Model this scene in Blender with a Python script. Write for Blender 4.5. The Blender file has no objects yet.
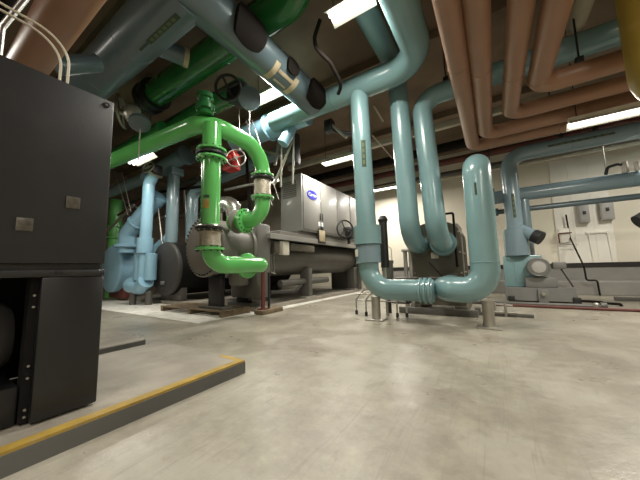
import bpy, bmesh, math, random
from mathutils import Vector as V, Matrix
random.seed(4)
S = 0.85                      # metres per plan unit
scn = bpy.context.scene
COL = scn.collection
PI = math.pi

# ------------------------------------------------------------------ materials
def mat(name, col, rough=0.5, metal=0.0, var=0.12, scale=3.0, bump=0.0, bscale=60.0, spec=0.5, coat=0.0, dirt=None, dirt_amt=0.0, dscale=1.5):
    m = bpy.data.materials.new(name); m.use_nodes = True
    nt = m.node_tree; N = nt.nodes; L = nt.links
    b = N['Principled BSDF']
    b.inputs['Roughness'].default_value = rough
    b.inputs['Metallic'].default_value = metal
    b.inputs['Specular IOR Level'].default_value = spec
    if coat:
        b.inputs['Coat Weight'].default_value = coat
        b.inputs['Coat Roughness'].default_value = 0.15
    tc = N.new('ShaderNodeTexCoord')
    no = N.new('ShaderNodeTexNoise'); no.inputs['Scale'].default_value = scale; no.inputs['Detail'].default_value = 5
    L.new(tc.outputs['Object'], no.inputs['Vector'])
    cr = N.new('ShaderNodeValToRGB')
    lo = [c * (1 - var) for c in col]; hi = [min(1, c * (1 + var)) for c in col]
    cr.color_ramp.elements[0].position = 0.3; cr.color_ramp.elements[1].position = 0.7
    cr.color_ramp.elements[0].color = (*lo, 1); cr.color_ramp.elements[1].color = (*hi, 1)
    L.new(no.outputs['Fac'], cr.inputs['Fac'])
    out = cr.outputs['Color']
    if dirt:
        n2 = N.new('ShaderNodeTexNoise'); n2.inputs['Scale'].default_value = dscale; n2.inputs['Detail'].default_value = 8; n2.inputs['Roughness'].default_value = 0.65
        L.new(tc.outputs['Object'], n2.inputs['Vector'])
        c2 = N.new('ShaderNodeValToRGB'); c2.color_ramp.elements[0].position = 0.5; c2.color_ramp.elements[1].position = 0.72
        c2.color_ramp.elements[0].color = (0, 0, 0, 1); c2.color_ramp.elements[1].color = (dirt_amt,) * 3 + (1,)
        L.new(n2.outputs['Fac'], c2.inputs['Fac'])
        mx = N.new('ShaderNodeMix'); mx.data_type = 'RGBA'
        L.new(c2.outputs['Color'], mx.inputs['Factor']); L.new(out, mx.inputs['A']); mx.inputs['B'].default_value = (*dirt, 1)
        out = mx.outputs['Result']
    L.new(out, b.inputs['Base Color'])
    if bump:
        n3 = N.new('ShaderNodeTexNoise'); n3.inputs['Scale'].default_value = bscale; n3.inputs['Detail'].default_value = 4
        L.new(tc.outputs['Object'], n3.inputs['Vector'])
        bp = N.new('ShaderNodeBump'); bp.inputs['Strength'].default_value = bump; bp.inputs['Distance'].default_value = 0.01
        L.new(n3.outputs['Fac'], bp.inputs['Height']); L.new(bp.outputs['Normal'], b.inputs['Normal'])
    return m

def emit(name, col, s):
    m = bpy.data.materials.new(name); m.use_nodes = True
    b = m.node_tree.nodes['Principled BSDF']
    b.inputs['Base Color'].default_value = (.8, .8, .8, 1)
    b.inputs['Emission Color'].default_value = (*col, 1); b.inputs['Emission Strength'].default_value = s
    return m

def floor_mat():
    m = bpy.data.materials.new('worn_concrete'); m.use_nodes = True
    nt = m.node_tree; N = nt.nodes; L = nt.links; b = N['Principled BSDF']
    tc = N.new('ShaderNodeTexCoord')
    def noise(scale, detail, rough=0.6, stretch=None, rot=0.0):
        n = N.new('ShaderNodeTexNoise'); n.inputs['Scale'].default_value = scale; n.inputs['Detail'].default_value = detail; n.inputs['Roughness'].default_value = rough
        if stretch:
            mp = N.new('ShaderNodeMapping'); mp.inputs['Scale'].default_value = stretch; mp.inputs['Rotation'].default_value = (0, 0, rot)
            L.new(tc.outputs['Object'], mp.inputs['Vector']); L.new(mp.outputs['Vector'], n.inputs['Vector'])
        else: L.new(tc.outputs['Object'], n.inputs['Vector'])
        return n
    def ramp(src, stops):
        r = N.new('ShaderNodeValToRGB'); e = r.color_ramp.elements
        e[0].position, e[0].color = stops[0][0], (*stops[0][1], 1)
        e[1].position, e[1].color = stops[-1][0], (*stops[-1][1], 1)
        for p, c in stops[1:-1]:
            q = e.new(p); q.color = (*c, 1)
        L.new(src, r.inputs['Fac']); return r
    def mix(f, a, bb, mode='MIX'):
        x = N.new('ShaderNodeMix'); x.data_type = 'RGBA'; x.blend_type = mode
        if isinstance(f, float): x.inputs['Factor'].default_value = f
        else: L.new(f, x.inputs['Factor'])
        L.new(a, x.inputs['A'])
        if isinstance(bb, tuple): x.inputs['B'].default_value = (*bb, 1)
        else: L.new(bb, x.inputs['B'])
        return x.outputs['Result']
    big = ramp(noise(.55, 8, .68).outputs['Fac'], [(.28, (.245, .217, .175)), (.42, (.295, .268, .219)), (.5, (.325, .304, .243)), (.58, (.365, .342, .283)), (.72, (.43, .41, .345))])
    fine = ramp(noise(7, 9, .75).outputs['Fac'], [(.3, (.72, .71, .70)), (.7, (1.13, 1.10, 1.09))])
    c = mix(1.0, big.outputs['Color'], fine.outputs['Color'], 'MULTIPLY')
    # worn, flaked patches of sealer with crisp borders
    fl = ramp(noise(1.15, 10, .62).outputs['Fac'], [(.505, (0, 0, 0)), (.54, (.45, .45, .45))])
    c = mix(fl.outputs['Color'], c, (.395, .372, .31))
    fl2 = ramp(noise(2.6, 12, .72, (1, 1.6, 1), .5).outputs['Fac'], [(.57, (0, 0, 0)), (.62, (.35, .35, .35))])
    c = mix(fl2.outputs['Color'], c, (.265, .24, .20))
    # scuffed streaks along the aisle
    st = ramp(noise(2.2, 8, .72, (6.0, .5, 1), -.45).outputs['Fac'], [(.55, (0, 0, 0)), (.70, (.28, .28, .28))])
    c = mix(st.outputs['Color'], c, (.25, .225, .19))
    # thin drag scratches
    for rot, sc in ((-.55, (7, .25, 1)),):
        sk = ramp(noise(1.3, 3, .5, sc, rot).outputs['Fac'], [(.492, (0, 0, 0)), (.5, (.30, .30, .30)), (.508, (0, 0, 0))])
        c = mix(sk.outputs['Color'], c, (.17, .15, .125))
    pc = ramp(noise(2.0, 12, .8, (3, .8, 1), -.6).outputs['Fac'], [(.64, (0, 0, 0)), (.69, (.45, .45, .45))])
    c = mix(pc.outputs['Color'], c, (.58, .56, .50))
    L.new(c, b.inputs['Base Color'])
    rr = ramp(noise(2.3, 7).outputs['Fac'], [(.3, (.24, .24, .24)), (.7, (.48, .48, .48))])
    L.new(rr.outputs['Color'], b.inputs['Roughness'])
    bp = N.new('ShaderNodeBump'); bp.inputs['Strength'].default_value = .25; bp.inputs['Distance'].default_value = .01
    L.new(noise(14, 6, .65).outputs['Fac'], bp.inputs['Height']); L.new(bp.outputs['Normal'], b.inputs['Normal'])
    return m

M = dict(
    floor=floor_mat(),
    pad=mat('pad_concrete', (.30, .27, .225), .6, var=.22, scale=2.2, bump=.2, dirt=(.17, .15, .12), dirt_amt=.8),
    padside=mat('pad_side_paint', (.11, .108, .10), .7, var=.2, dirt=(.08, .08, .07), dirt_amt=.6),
    yellow=mat('yellow_edge_paint', (.36, .235, .04), .6, var=.2, scale=8, dirt=(.36, .31, .22), dirt_amt=1.0, dscale=5),
    white=mat('white_floor_paint', (.74, .72, .66), .5, var=.1, scale=5, dirt=(.4, .37, .3), dirt_amt=.9, dscale=4),
    wall=mat('cream_wall_paint', (.78, .73, .61), .6, var=.04, scale=.8),
    wallpanel=mat('white_wall_panel', (.86, .83, .75), .5, var=.03),
    wallgrey=mat('grey_dado_paint', (.27, .26, .24), .55, var=.08),
    wallblack=mat('black_stripe_paint', (.018, .015, .013), .5),
    walldark=mat('dim_block_wall', (.16, .13, .10), .8, var=.2),
    ceil=mat('brown_concrete_soffit', (.150, .105, .066), .85, var=.25, scale=1.2, bump=.3, bscale=20),
    beamlight=mat('pale_painted_steel', (.42, .38, .30), .6),
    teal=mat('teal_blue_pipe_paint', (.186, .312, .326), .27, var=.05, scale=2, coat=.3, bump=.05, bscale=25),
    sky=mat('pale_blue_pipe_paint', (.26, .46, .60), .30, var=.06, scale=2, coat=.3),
    slate=mat('shade_darkened_blue_paint', (.095, .137, .155), .32, var=.07, scale=2, coat=.25, bump=.05, bscale=25),  # blue pipe paint darkened to carry the shade on the overhead pipes
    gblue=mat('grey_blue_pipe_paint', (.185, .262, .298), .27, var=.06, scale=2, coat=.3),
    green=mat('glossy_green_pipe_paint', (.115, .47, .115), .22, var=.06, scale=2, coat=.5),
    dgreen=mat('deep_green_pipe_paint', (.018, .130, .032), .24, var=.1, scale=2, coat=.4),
    brown=mat('salmon_brown_pipe_jacket', (.285, .150, .088), .40, var=.06, scale=2, bump=.1, bscale=30),
    dbrown=mat('dark_brown_rubber', (.012, .009, .0075), .9, spec=.15),
    mustard=mat('mustard_pipe_paint', (.34, .225, .035), .45, var=.08),
    cabinet=mat('black_powder_coat', (.016, .016, .0165), .42, var=.1, scale=6, bump=.1, bscale=300, dirt=(.034, .034, .034), dirt_amt=.35, dscale=2),
    cabinet2=mat('black_gloss_panel', (.012, .012, .0125), .35, var=.1),
    black=mat('black_iron', (.012, .012, .012), .45),
    steel=mat('brushed_steel', (.55, .54, .51), .3, metal=1.0, var=.1),
    dullsteel=mat('galvanised_steel', (.42, .40, .36), .42, metal=.8, var=.15),
    braid=mat('braided_steel', (.46, .41, .33), .45, metal=.6, var=.3, scale=40, bump=.6, bscale=120),
    chill=mat('taupe_machine_paint', (.165, .152, .135), .42, var=.08, scale=2),
    chilld=mat('dark_grey_machine_paint', (.10, .095, .085), .45, var=.1),
    starter=mat('light_grey_enamel', (.225, .22, .205), .48, var=.05, coat=.2),
    insul=mat('black_foam_insulation', (.010, .009, .0085), .9, var=.2, spec=.2),
    face=mat('grey_insulated_cover', (.040, .038, .036), .55, var=.12),
    wood=mat('pallet_wood', (.17, .125, .075), .8, var=.25, scale=8),
    rust=mat('rust_red_pipe', (.11, .03, .022), .6),
    red=mat('red_valve_paint', (.50, .03, .03), .4),
    blue=mat('deep_blue_badge', (.02, .025, .36), .35),
    ink=mat('white_lettering', (.85, .85, .85), .5),
    tag=mat('dark_green_label', (.022, .050, .020), .55),
    tagl=mat('olive_label_lettering', (.085, .115, .045), .55),
    tan=mat('tan_band_tape', (.46, .38, .25), .6, var=.15, scale=9),
    paper=mat('paper_label', (.66, .62, .53), .7),
    plate=mat('engraved_metal_plate', (.13, .12, .10), .35, metal=.5, var=.3, scale=30),
    olive=mat('dark_olive_machine_paint', (.115, .105, .078), .5, var=.1),
    pumpg=mat('pump_grey_paint', (.165, .165, .155), .45, var=.1),
    silver=mat('foil_pipe_jacket', (.70, .68, .62), .25, metal=.8),
    panelgrey=mat('grey_switch_box', (.38, .37, .35), .45),
    tube=emit('lit_fluorescent_tube', (1, .95, .85), 7),
    fixture=mat('white_fixture_enamel', (.75, .73, .66), .4),
    strap=mat('cream_flexible_conduit', (.62, .57, .46), .45),
)

# ------------------------------------------------------------------ geometry
def frame(d, hint=None):
    d = V(d).normalized()
    h = V(hint) if hint is not None else (V((0, 0, 1)) if abs(d.z) < .9 else V((1, 0, 0)))
    u = (h - d * h.dot(d)).normalized(); return d, u, d.cross(u).normalized()

def fillet(pts, R, n=10):
    """centre line with rounded corners"""
    P = [V(p) for p in pts]; out = [P[0]]
    rs = R if isinstance(R, (list, tuple)) else [R] * (len(P) - 2)
    for i in range(1, len(P) - 1):
        a = (P[i - 1] - P[i]); b = (P[i + 1] - P[i]); la, lb = a.length, b.length; a.normalize(); b.normalize()
        ang = a.angle(b)
        if PI - ang < .02: out.append(P[i]); continue
        t = rs[i - 1] / math.tan(ang / 2)
        t = min(t, la * (.999 if i == 1 else .5), lb * (.999 if i == len(P) - 2 else .5)); r = t * math.tan(ang / 2)
        c = P[i] + (a + b).normalized() * (r / math.sin(ang / 2))
        s = P[i] + a * t - c; e = P[i] + b * t - c
        ax = s.cross(e).normalized(); th = s.angle(e)
        for k in range(n + 1): out.append(c + Matrix.Rotation(th * k / n, 3, ax) @ s)
    out.append(P[-1])
    q = [out[0]]
    for p in out[1:]:
        if (p - q[-1]).length > 1e-4: q.append(p)
    return q

class MB:
    def __init__(s): s.v = []; s.f = []
    def add(s, vs, fs):
        o = len(s.v); s.v += [V(v) for v in vs]; s.f += [tuple(i + o for i in f) for f in fs]; return s
    def tube(s, pts, r, seg=24, caps=True, R=None, n=10):
        pts = fillet(pts, R, n) if R is not None else [V(p) for p in pts]
        vs = []; u = None; k = len(pts)
        for i, p in enumerate(pts):
            d = (pts[min(i + 1, k - 1)] - pts[max(i - 1, 0)]).normalized()
            if u is None: d, u, w = frame(d)
            else: u = (u - d * u.dot(d)).normalized(); w = d.cross(u)
            rr = r[i] if isinstance(r, (list, tuple)) else r
            for j in range(seg):
                a = 2 * PI * j / seg; vs.append(p + (u * math.cos(a) + w * math.sin(a)) * rr)
        fs = [(i * seg + j, i * seg + (j + 1) % seg, (i + 1) * seg + (j + 1) % seg, (i + 1) * seg + j) for i in range(k - 1) for j in range(seg)]
        if caps: fs += [tuple(range(seg - 1, -1, -1)), tuple((k - 1) * seg + j for j in range(seg))]
        return s.add(vs, fs)
    def cyl(s, a, b, r, seg=24): return s.tube([a, b], r, seg)
    def lathe(s, p, d, prof, seg=32):
        """prof: (distance along d, radius) pairs; ends closed"""
        p = V(p); d, u, w = frame(d); vs = []; k = len(prof)
        for t, r in prof:
            for j in range(seg):
                a = 2 * PI * j / seg; vs.append(p + d * t + (u * math.cos(a) + w * math.sin(a)) * max(r, 1e-4))
        fs = [(i * seg + j, i * seg + (j + 1) % seg, (i + 1) * seg + (j + 1) % seg, (i + 1) * seg + j) for i in range(k - 1) for j in range(seg)]
        fs += [tuple(range(seg - 1, -1, -1)), tuple((k - 1) * seg + j for j in range(seg))]
        return s.add(vs, fs)
    def torus(s, c, d, R, r, seg=28, rs=8):
        c = V(c); d, u, w = frame(d); vs = []
        for i in range(seg):
            a = 2 * PI * i / seg; e = u * math.cos(a) + w * math.sin(a)
            for j in range(rs):
                b = 2 * PI * j / rs; vs.append(c + e * (R + r * math.cos(b)) + d * r * math.sin(b))
        return s.add(vs, [(i * rs + j, ((i + 1) % seg) * rs + j, ((i + 1) % seg) * rs + (j + 1) % rs, i * rs + (j + 1) % rs) for i in range(seg) for j in range(rs)])
    def box(s, x0, x1, y0, y1, z0, z1, bev=0.0, mtx=None):
        bm = bmesh.new(); bmesh.ops.create_cube(bm, size=1)
        for v in bm.verts: v.co = V(((x0 + x1) / 2 + v.co.x * (x1 - x0), (y0 + y1) / 2 + v.co.y * (y1 - y0), (z0 + z1) / 2 + v.co.z * (z1 - z0)))
        if bev: bmesh.ops.bevel(bm, geom=list(bm.edges), offset=min(bev, .45 * min(abs(x1 - x0), abs(y1 - y0), abs(z1 - z0))), segments=2, affect='EDGES', profile=.5)
        bm.verts.index_update()
        vs = [(mtx @ v.co if mtx else v.co.copy()) for v in bm.verts]; fs = [tuple(v.index for v in f.verts) for f in bm.faces]; bm.free()
        return s.add(vs, fs)
    def bar(s, a, b, w, h, hint=None, bev=0.0):
        a, b = V(a), V(b); d, u, t = frame(b - a, hint); m = Matrix((t, d, u)).transposed().to_4x4(); m.translation = (a + b) / 2
        return s.box(-w / 2, w / 2, -(b - a).length / 2, (b - a).length / 2, -h / 2, h / 2, bev, m)
    def patch(s, c, axis, facing, r, hl, ha, th=.012, rnd=False, n=10):
        """a curved plate lying on a pipe of radius r"""
        c = V(c); d, u, w = frame(axis, facing); k = n + 1; vs = []
        for lay in (r - .004, r + th):
            for i in range(k):
                for j in range(k):
                    x, y = 2 * i / n - 1, 2 * j / n - 1
                    if rnd: x, y = x * math.sqrt(1 - y * y / 2.6), y * math.sqrt(1 - x * x / 2.6)
                    a = y * ha; vs.append(c + d * x * hl + (u * math.cos(a) + w * math.sin(a)) * lay)
        o = k * k; fs = []
        for i in range(n):
            for j in range(n):
                q = (i * k + j, (i + 1) * k + j, (i + 1) * k + j + 1, i * k + j + 1)
                fs.append(tuple(e + o for e in q)); fs.append(q[::-1])
        rim = [i * k for i in range(k)] + [n * k + j for j in range(1, k)] + [i * k + n for i in range(n - 1, -1, -1)] + [j for j in range(n - 1, 0, -1)]
        for i in range(len(rim)):
            a, b = rim[i], rim[(i + 1) % len(rim)]; fs.append((a, b, b + o, a + o))
        return s.add(vs, fs)
    def build(s, name, m, parent=None, smooth=True, sharp=38):
        o0 = V(parent['o']) if parent else s.v[0] * 0
        me = bpy.data.meshes.new(name)
        bm = bmesh.new(); bv = [bm.verts.new((v - o0) * S) for v in s.v]
        for f in s.f:
            try: bm.faces.new([bv[i] for i in f])
            except ValueError: pass
        bmesh.ops.recalc_face_normals(bm, faces=bm.faces); bm.to_mesh(me); bm.free()
        if smooth:
            me.polygons.foreach_set('use_smooth', [True] * len(me.polygons)); me.set_sharp_from_angle(angle=math.radians(sharp))
        me.materials.append(M[m] if isinstance(m, str) else m)
        ob = bpy.data.objects.new(name, me); COL.objects.link(ob)
        if parent:
            ob.parent = parent; ob['o'] = tuple(o0)
        return ob

OFFS = {}
def thing(name, label, cat, loc, group=None):
    e = bpy.data.objects.new(name, None); COL.objects.link(e); e.empty_display_size = .1
    e.location = V(loc) * S; e['o'] = tuple(loc); e['label'] = label; e['category'] = cat
    if group: e['group'] = group
    return e
def solo(mb, name, m, label, cat, group=None, **k):
    o = mb.build(name, m, **k); o['label'] = label; o['category'] = cat
    if group: o['group'] = group
    return o
def struct(mb, name, m, **k):
    o = mb.build(name, m, **k); o['kind'] = 'structure'; return o
def clone(root, dloc, label, group=None):
    c = root.copy(); COL.objects.link(c); c.location = root.location + V(dloc) * S; c['label'] = label
    if group: c['group'] = group
    for ch in root.children:
        d = ch.copy(); COL.objects.link(d); d.parent = c
        for g in ch.children:
            e = g.copy(); COL.objects.link(e); e.parent = d
    return c

def bolts(parent, c, d, R, n, m='black', r=.014, t=.03, name='bolt', phase=0.0):
    """hex heads round a flange, each its own object"""
    d, u, w = frame(d); c = V(c)
    for k in range(n):
        a = 2 * PI * k / n + phase; p = c + (u * math.cos(a) + w * math.sin(a)) * R
        MB().tube([p - d * t, p + d * t], r, 6).build(name, m, parent, smooth=False)
def flange(parent, c, d, R, m, t=.05, nb=0, bm='dullsteel', name='flange', rin=None):
    f = MB().lathe(V(c) - V(d).normalized() * t / 2, d, [(0, R * .94), (t * .15, R), (t * .85, R), (t, R * .94)], 32).build(name, m, parent)
    if nb: bolts(f, c, d, R * .86, nb, bm, r=.016, t=t / 2 + .022)
    return f
def wheel(parent, c, d, R, m='black', spokes=4, rim=.022, name='handwheel', stem=None):
    d, u, w = frame(d); c = V(c)
    hub = MB().cyl(c - d * .05, c + d * .04, R * .16 + .01, 12).build(name, m, parent)
    MB().torus(c, d, R, rim, 28, 8).build('rim', m, hub)
    for k in range(spokes):
        a = 2 * PI * k / spokes + .4; e = u * math.cos(a) + w * math.sin(a)
        MB().cyl(c + e * R * .1, c + e * R, rim * .7, 8).build('spoke', m, hub)
    if stem: MB().cyl(c, c + V(stem), .028, 10).build('stem', m, parent)
    return hub

# ------------------------------------------------------------------ camera
F_PX = 271.33
yaw, pitch, roll = (math.radians(a) for a in (32.436, 6.139, -1.373))
fw = V((-math.sin(yaw) * math.cos(pitch), math.cos(yaw) * math.cos(pitch), math.sin(pitch)))
r0 = V((math.cos(yaw), math.sin(yaw), 0)); u0 = r0.cross(fw)
rt = r0 * math.cos(roll) + u0 * math.sin(roll); up = -r0 * math.sin(roll) + u0 * math.cos(roll)
cam = bpy.data.cameras.new('camera'); co = bpy.data.objects.new('camera', cam); COL.objects.link(co)
mw = Matrix((rt, up, -fw)).transposed().to_4x4(); mw.translation = V((0, 0, 1)) * S; co.matrix_world = mw
cam.sensor_width = 36; cam.lens = 36 * F_PX / 640; cam.clip_start = .02
scn.camera = co
EYE = V((0, 0, 1))
def at(px, py, Y):
    """point at depth Y along the line of sight through a place in the frame"""
    d = rt * (px - 320) - up * (py - 240) + fw * F_PX
    return EYE + d * (Y / d.y)

# ------------------------------------------------------------------ room
X0, X1, Y0, Y1, ZC = -15.0, 8.0, -5.0, 12.8, 5.95
struct(MB().box(X0, X1, Y0, Y1, -.2, 0), 'floor', 'floor', smooth=False)
struct(MB().box(X0 - .3, X1 + .3, Y0 - .3, Y1 + .3, ZC, ZC + .2), 'ceiling', 'ceil', smooth=False)
struct(MB().box(X0 - .3, X1 + .3, Y1, Y1 + .3, 0, ZC), 'wall_back', 'wall', smooth=False)
struct(MB().box(X0 - .3, X0, Y0, Y1, 0, ZC), 'wall_left', 'walldark', smooth=False)
struct(MB().box(X1, X1 + .3, Y0, Y1, 0, ZC), 'wall_right', 'wall', smooth=False)
struct(MB().box(X0 - .3, X1 + .3, Y0 - .3, Y0, 0, ZC), 'wall_front', 'wall', smooth=False)
struct(MB().box(-4.6, X1, Y1 - .03, Y1, 0, .84), 'trim_1', 'wallgrey', smooth=False)          # painted dado
struct(MB().box(-4.6, X1, Y1 - .045, Y1, .84, 1.0), 'baseboard_back', 'wallblack', smooth=False)  # black stripe
struct(MB().box(-.2, X1, 11.7, Y1 - .03, 0, .42, .02), 'trim_2', 'wallgrey', smooth=False)      # low kerb along the wall
struct(MB().box(1.98, 3.42, Y1 - .07, Y1, 1.0, 4.75, .01), 'wall_panel', 'wallpanel', smooth=False)
struct(MB().box(2.46, 2.48, Y1 - .085, Y1 - .06, 1.0, 4.75).box(2.98, 3.0, Y1 - .085, Y1 - .06, 1.0, 4.75), 'trim_3', 'wallpanel', smooth=False)
for k, y in enumerate((1.6, 5.9, 9.3, 12.3)):
    struct(MB().box(X0, X1, y - .16, y + .16, ZC - .2, ZC, .01), 'ceiling_beam_%d' % (k + 1), 'ceil', smooth=False)
# the grey chiller plinth and its painted edge
struct(MB().box(-12.6, -4.98, 4.85, 12.2, 0, .10, .01), 'floor_plinth', 'pad', smooth=False)
struct(MB().box(-4.98, -4.68, 4.2, 12.2, 0, .008), 'floor_line', 'white', smooth=False)
struct(MB().box(-12.6, -4.98, 3.3, 4.85, 0, .006), 'floor_line_2', 'white', smooth=False)

# cross beam of pale steel that carries the blue drops
solo(MB().box(-6.5, 3.5, 8.0, 8.14, 4.86, 5.04, .01), 'strut_channel', 'beamlight', 'long pale painted steel strut running across behind the blue vertical pipes', 'strut')

# ------------------------------------------------------------------ lights
def make_light(c, label, L=1.15, group='fluorescent ceiling lights'):
    x, y, z = c
    t = thing('ceiling_light', label, 'light', c, group)
    MB().box(x - L / 2, x + L / 2, y - .05, y + .05, z + .05, z + .14, .01).build('housing', 'fixture', t, smooth=False)
    MB().add([(x - L / 2, y - .05, z + .06), (x + L / 2, y - .05, z + .06), (x + L / 2, y - .17, z - .03), (x - L / 2, y - .17, z - .03),
              (x - L / 2, y - .045, z + .068), (x + L / 2, y - .045, z + .068), (x + L / 2, y - .17, z - .018), (x - L / 2, y - .17, z - .018)],
             [(0, 1, 2, 3), (7, 6, 5, 4), (0, 3, 7, 4), (1, 5, 6, 2), (2, 6, 7, 3), (0, 4, 5, 1)]).build('reflector', 'fixture', t, smooth=False)
    MB().add([(x - L / 2, y + .05, z + .06), (x + L / 2, y + .05, z + .06), (x + L / 2, y + .17, z - .03), (x - L / 2, y + .17, z - .03),
              (x - L / 2, y + .045, z + .068), (x + L / 2, y + .045, z + .068), (x + L / 2, y + .17, z - .018), (x - L / 2, y + .17, z - .018)],
             [(3, 2, 1, 0), (4, 5, 6, 7), (4, 7, 3, 0), (2, 6, 5, 1), (3, 7, 6, 2), (1, 5, 4, 0)]).build('reflector', 'fixture', t, smooth=False)
    for dy in (-.055, .055):
        MB().cyl((x - L / 2 + .03, y + dy, z + .005), (x + L / 2 - .03, y + dy, z + .005), .036, 12).build('tube', 'tube', t)
    for dx in (-.4, .4):
        MB().cyl((x + dx * L, y, z + .14), (x + dx * L, y, ZC), .008, 6).build('hanger_rod', 'black', t)
    return t
def lamp(c, power, L=1.1):
    d = bpy.data.lights.new('fluorescent_glow', 'AREA'); d.shape = 'RECTANGLE'; d.size = L * S; d.size_y = .2 * S
    d.energy = power; d.color = (1.0, .95, .85)
    o = bpy.data.objects.new('fluorescent_glow', d); COL.objects.link(o); o.location = (V(c) - V((0, 0, .05))) * S
fix = [((-3.95, 7.4, 4.45), 'lit fluorescent fixture above the grey starter cabinet left of the blue vertical pipes'),
       ((-3.8, 11.35, 4.45), 'small far fluorescent light near the cream back wall between blue pipes'),
       ((2.02, 6.6, 3.55), 'long lit fluorescent fixture under the brown pipes at the right edge'),
       ((-4.2, 4.6, 5.25), 'lit fluorescent fixture seen below the slate blue diagonal pipe'),
       ((-1.56, 3.48, 5.0), 'bright fluorescent fixture at the top edge, nearest to the viewer'),
       ((-8.15, 3.52, 4.2), 'lit fluorescent fixture glowing below the long green pipe on the left'),
       ((-7.6, 8.0, 4.6), 'dim fluorescent fixture deep behind the chillers')]
for c, l in fix: make_light(c, l, 1.3 if c[0] > 1 else (.74 if c[2] == 5.0 else 1.15))
for c, p in [(fix[0][0], 95), (fix[1][0], 120), (fix[2][0], 100), (fix[3][0], 95), (fix[4][0], 120), (fix[5][0], 55), (fix[6][0], 70)]: lamp(c, p)
# unseen fixtures with lamps, added beyond the view to light the room
for c, p, l in [((3.2, .4, 4.9), 110, 'added out-of-view fluorescent light to the right of the aisle'), ((-1.0, -2.2, 4.9), 75, 'added out-of-view fluorescent light back along the aisle'),
                ((-8.2, -1.0, 4.9), 110, 'added out-of-view fluorescent light above the far side of the black cabinet'), ((4.2, 9.6, 4.5), 95, 'added out-of-view fluorescent light over the pumps to the right'), ((4.0, -2.6, 4.9), 90, 'added out-of-view fluorescent light in the rear right corner')]:
    make_light(c, l); lamp(c, p)

# ------------------------------------------------------------------ black machine cabinet
CX = -2.36
t = thing('concrete_pad', 'low concrete housekeeping pad with a yellow painted edge under the black cabinet', 'pad', (-3.2, 1, 0))
MB().box(-3.75, -2.16, -3.0, 1.96, 0, .12, .012).build('slab', 'pad', t, smooth=False)
MB().box(-2.235, -2.157, -2.98, 1.95, .105, .1215).build('edge_stripe', 'yellow', t, smooth=False)
MB().box(-2.50, -2.23, 1.90, 1.955, .105, .1215).build('edge_stripe', 'yellow', t, smooth=False)
MB().box(-2.159, -2.148, -2.98, 1.95, .0, .105).build('side_paint', 'padside', t, smooth=False)
t = thing('concrete_pad', 'second low concrete pad behind the black cabinet, ending left of the yellow-edged pad', 'pad', (-5, 1, 0))
MB().box(-6.4, -3.97, -3.0, 1.88, 0, .14, .012).build('slab', 'pad', t, smooth=False)
MB().box(-3.972, -3.955, -2.98, 1.87, 0, .125).build('side_paint', 'padside', t, smooth=False)

t = thing('machine_cabinet', 'tall black steel machine cabinet on the concrete pad at the left edge', 'cabinet', (CX - .7, 0, .12))
XB = -3.6
MB().box(XB, CX, -1.9, .82, 1.075, 2.31, .012).build('upper_cabinet', 'cabinet', t)
MB().box(XB, CX - .03, -1.9, .80, 1.035, 1.075).build('seam_shelf', 'black', t, smooth=False)
MB().box(XB, CX + .004, -1.9, .82, .995, 1.035, .006).build('lower_rail', 'cabinet', t)
MB().box(CX - .05, CX, .50, .82, .135, .99, .01).build('lower_panel', 'cabinet2', t)
MB().box(XB, CX - .05, .74, .80, .135, .99, .006).build('side_panel', 'cabinet2', t)
MB().box(XB, XB + .05, -1.9, .74, .135, .99).build('back_panel', 'black', t, smooth=False)
MB().box(CX - .16, CX - .06, .465, .52, .135, .99).build('corner_post', 'insul', t, smooth=False)
MB().box(XB, CX - .09, -1.9, .46, .13, .35, .01).build('drum_base', 'cabinet2', t)
MB().lathe((CX - .36, -1.85, .62), (0, 1, 0), [(0, .25), (.03, .25), (2.12, .25), (2.23, .23), (2.29, .17), (2.30, .05)], 40).build('motor_drum', 'face', t)
for z in (.88, .81, .46, .39, .21, .17):
    MB().cyl((CX - .062, .485, z), (CX - .05, .485, z), .007, 8).build('rivet', 'dullsteel', t)
for y, z in ((.62, 1.485), (.405, 1.31)):
    p = MB().box(CX - .004, CX + .006, y - .036, y + .036, z - .040, z + .040, .003).build('nameplate', 'plate', t)
    MB().box(CX + .006, CX + .009, y - .028, y + .028, z - .004, z + .030, .001).build('window', 'plate', p)
MB().torus((CX + .002, .77, 2.265), (1, 0, 0), .016, .004, 16, 6).build('lock_ring', 'black', t)
MB().cyl((CX - .01, .77, 2.265), (CX + .004, .77, 2.265), .009, 12).build('lock', 'dullsteel', t)
MB().box(CX - .02, CX + .012, .56, .60, 1.01, 1.03, .004).build('latch', 'black', t)

solo(MB().tube([(CX - .05, .515, 2.3), (CX - .05, .515, 2.60), (CX - .05, .15, 2.62), (CX - .05, -.6, 2.64)], .008, 10, R=.18), 'flexible_conduit', 'strap', 'thin cream conduit rising from the cabinet top, the left one of two', 'conduit')
solo(MB().tube([(CX - .05, .555, 2.3), (CX - .05, .555, 2.64), (CX - .05, .2, 2.66), (CX - .05, -.6, 2.68)], .008, 10, R=.2), 'flexible_conduit', 'strap', 'thin cream conduit rising from the cabinet top, the right one of two', 'conduit')
solo(MB().tube([(CX - .24, .26, 2.3), (CX - .24, .26, 2.62), (CX - .24, .36, 2.95)], .02, 12, R=.1), 'conduit_riser', 'steel', 'short shiny steel conduit behind the top of the black cabinet', 'conduit')

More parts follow.
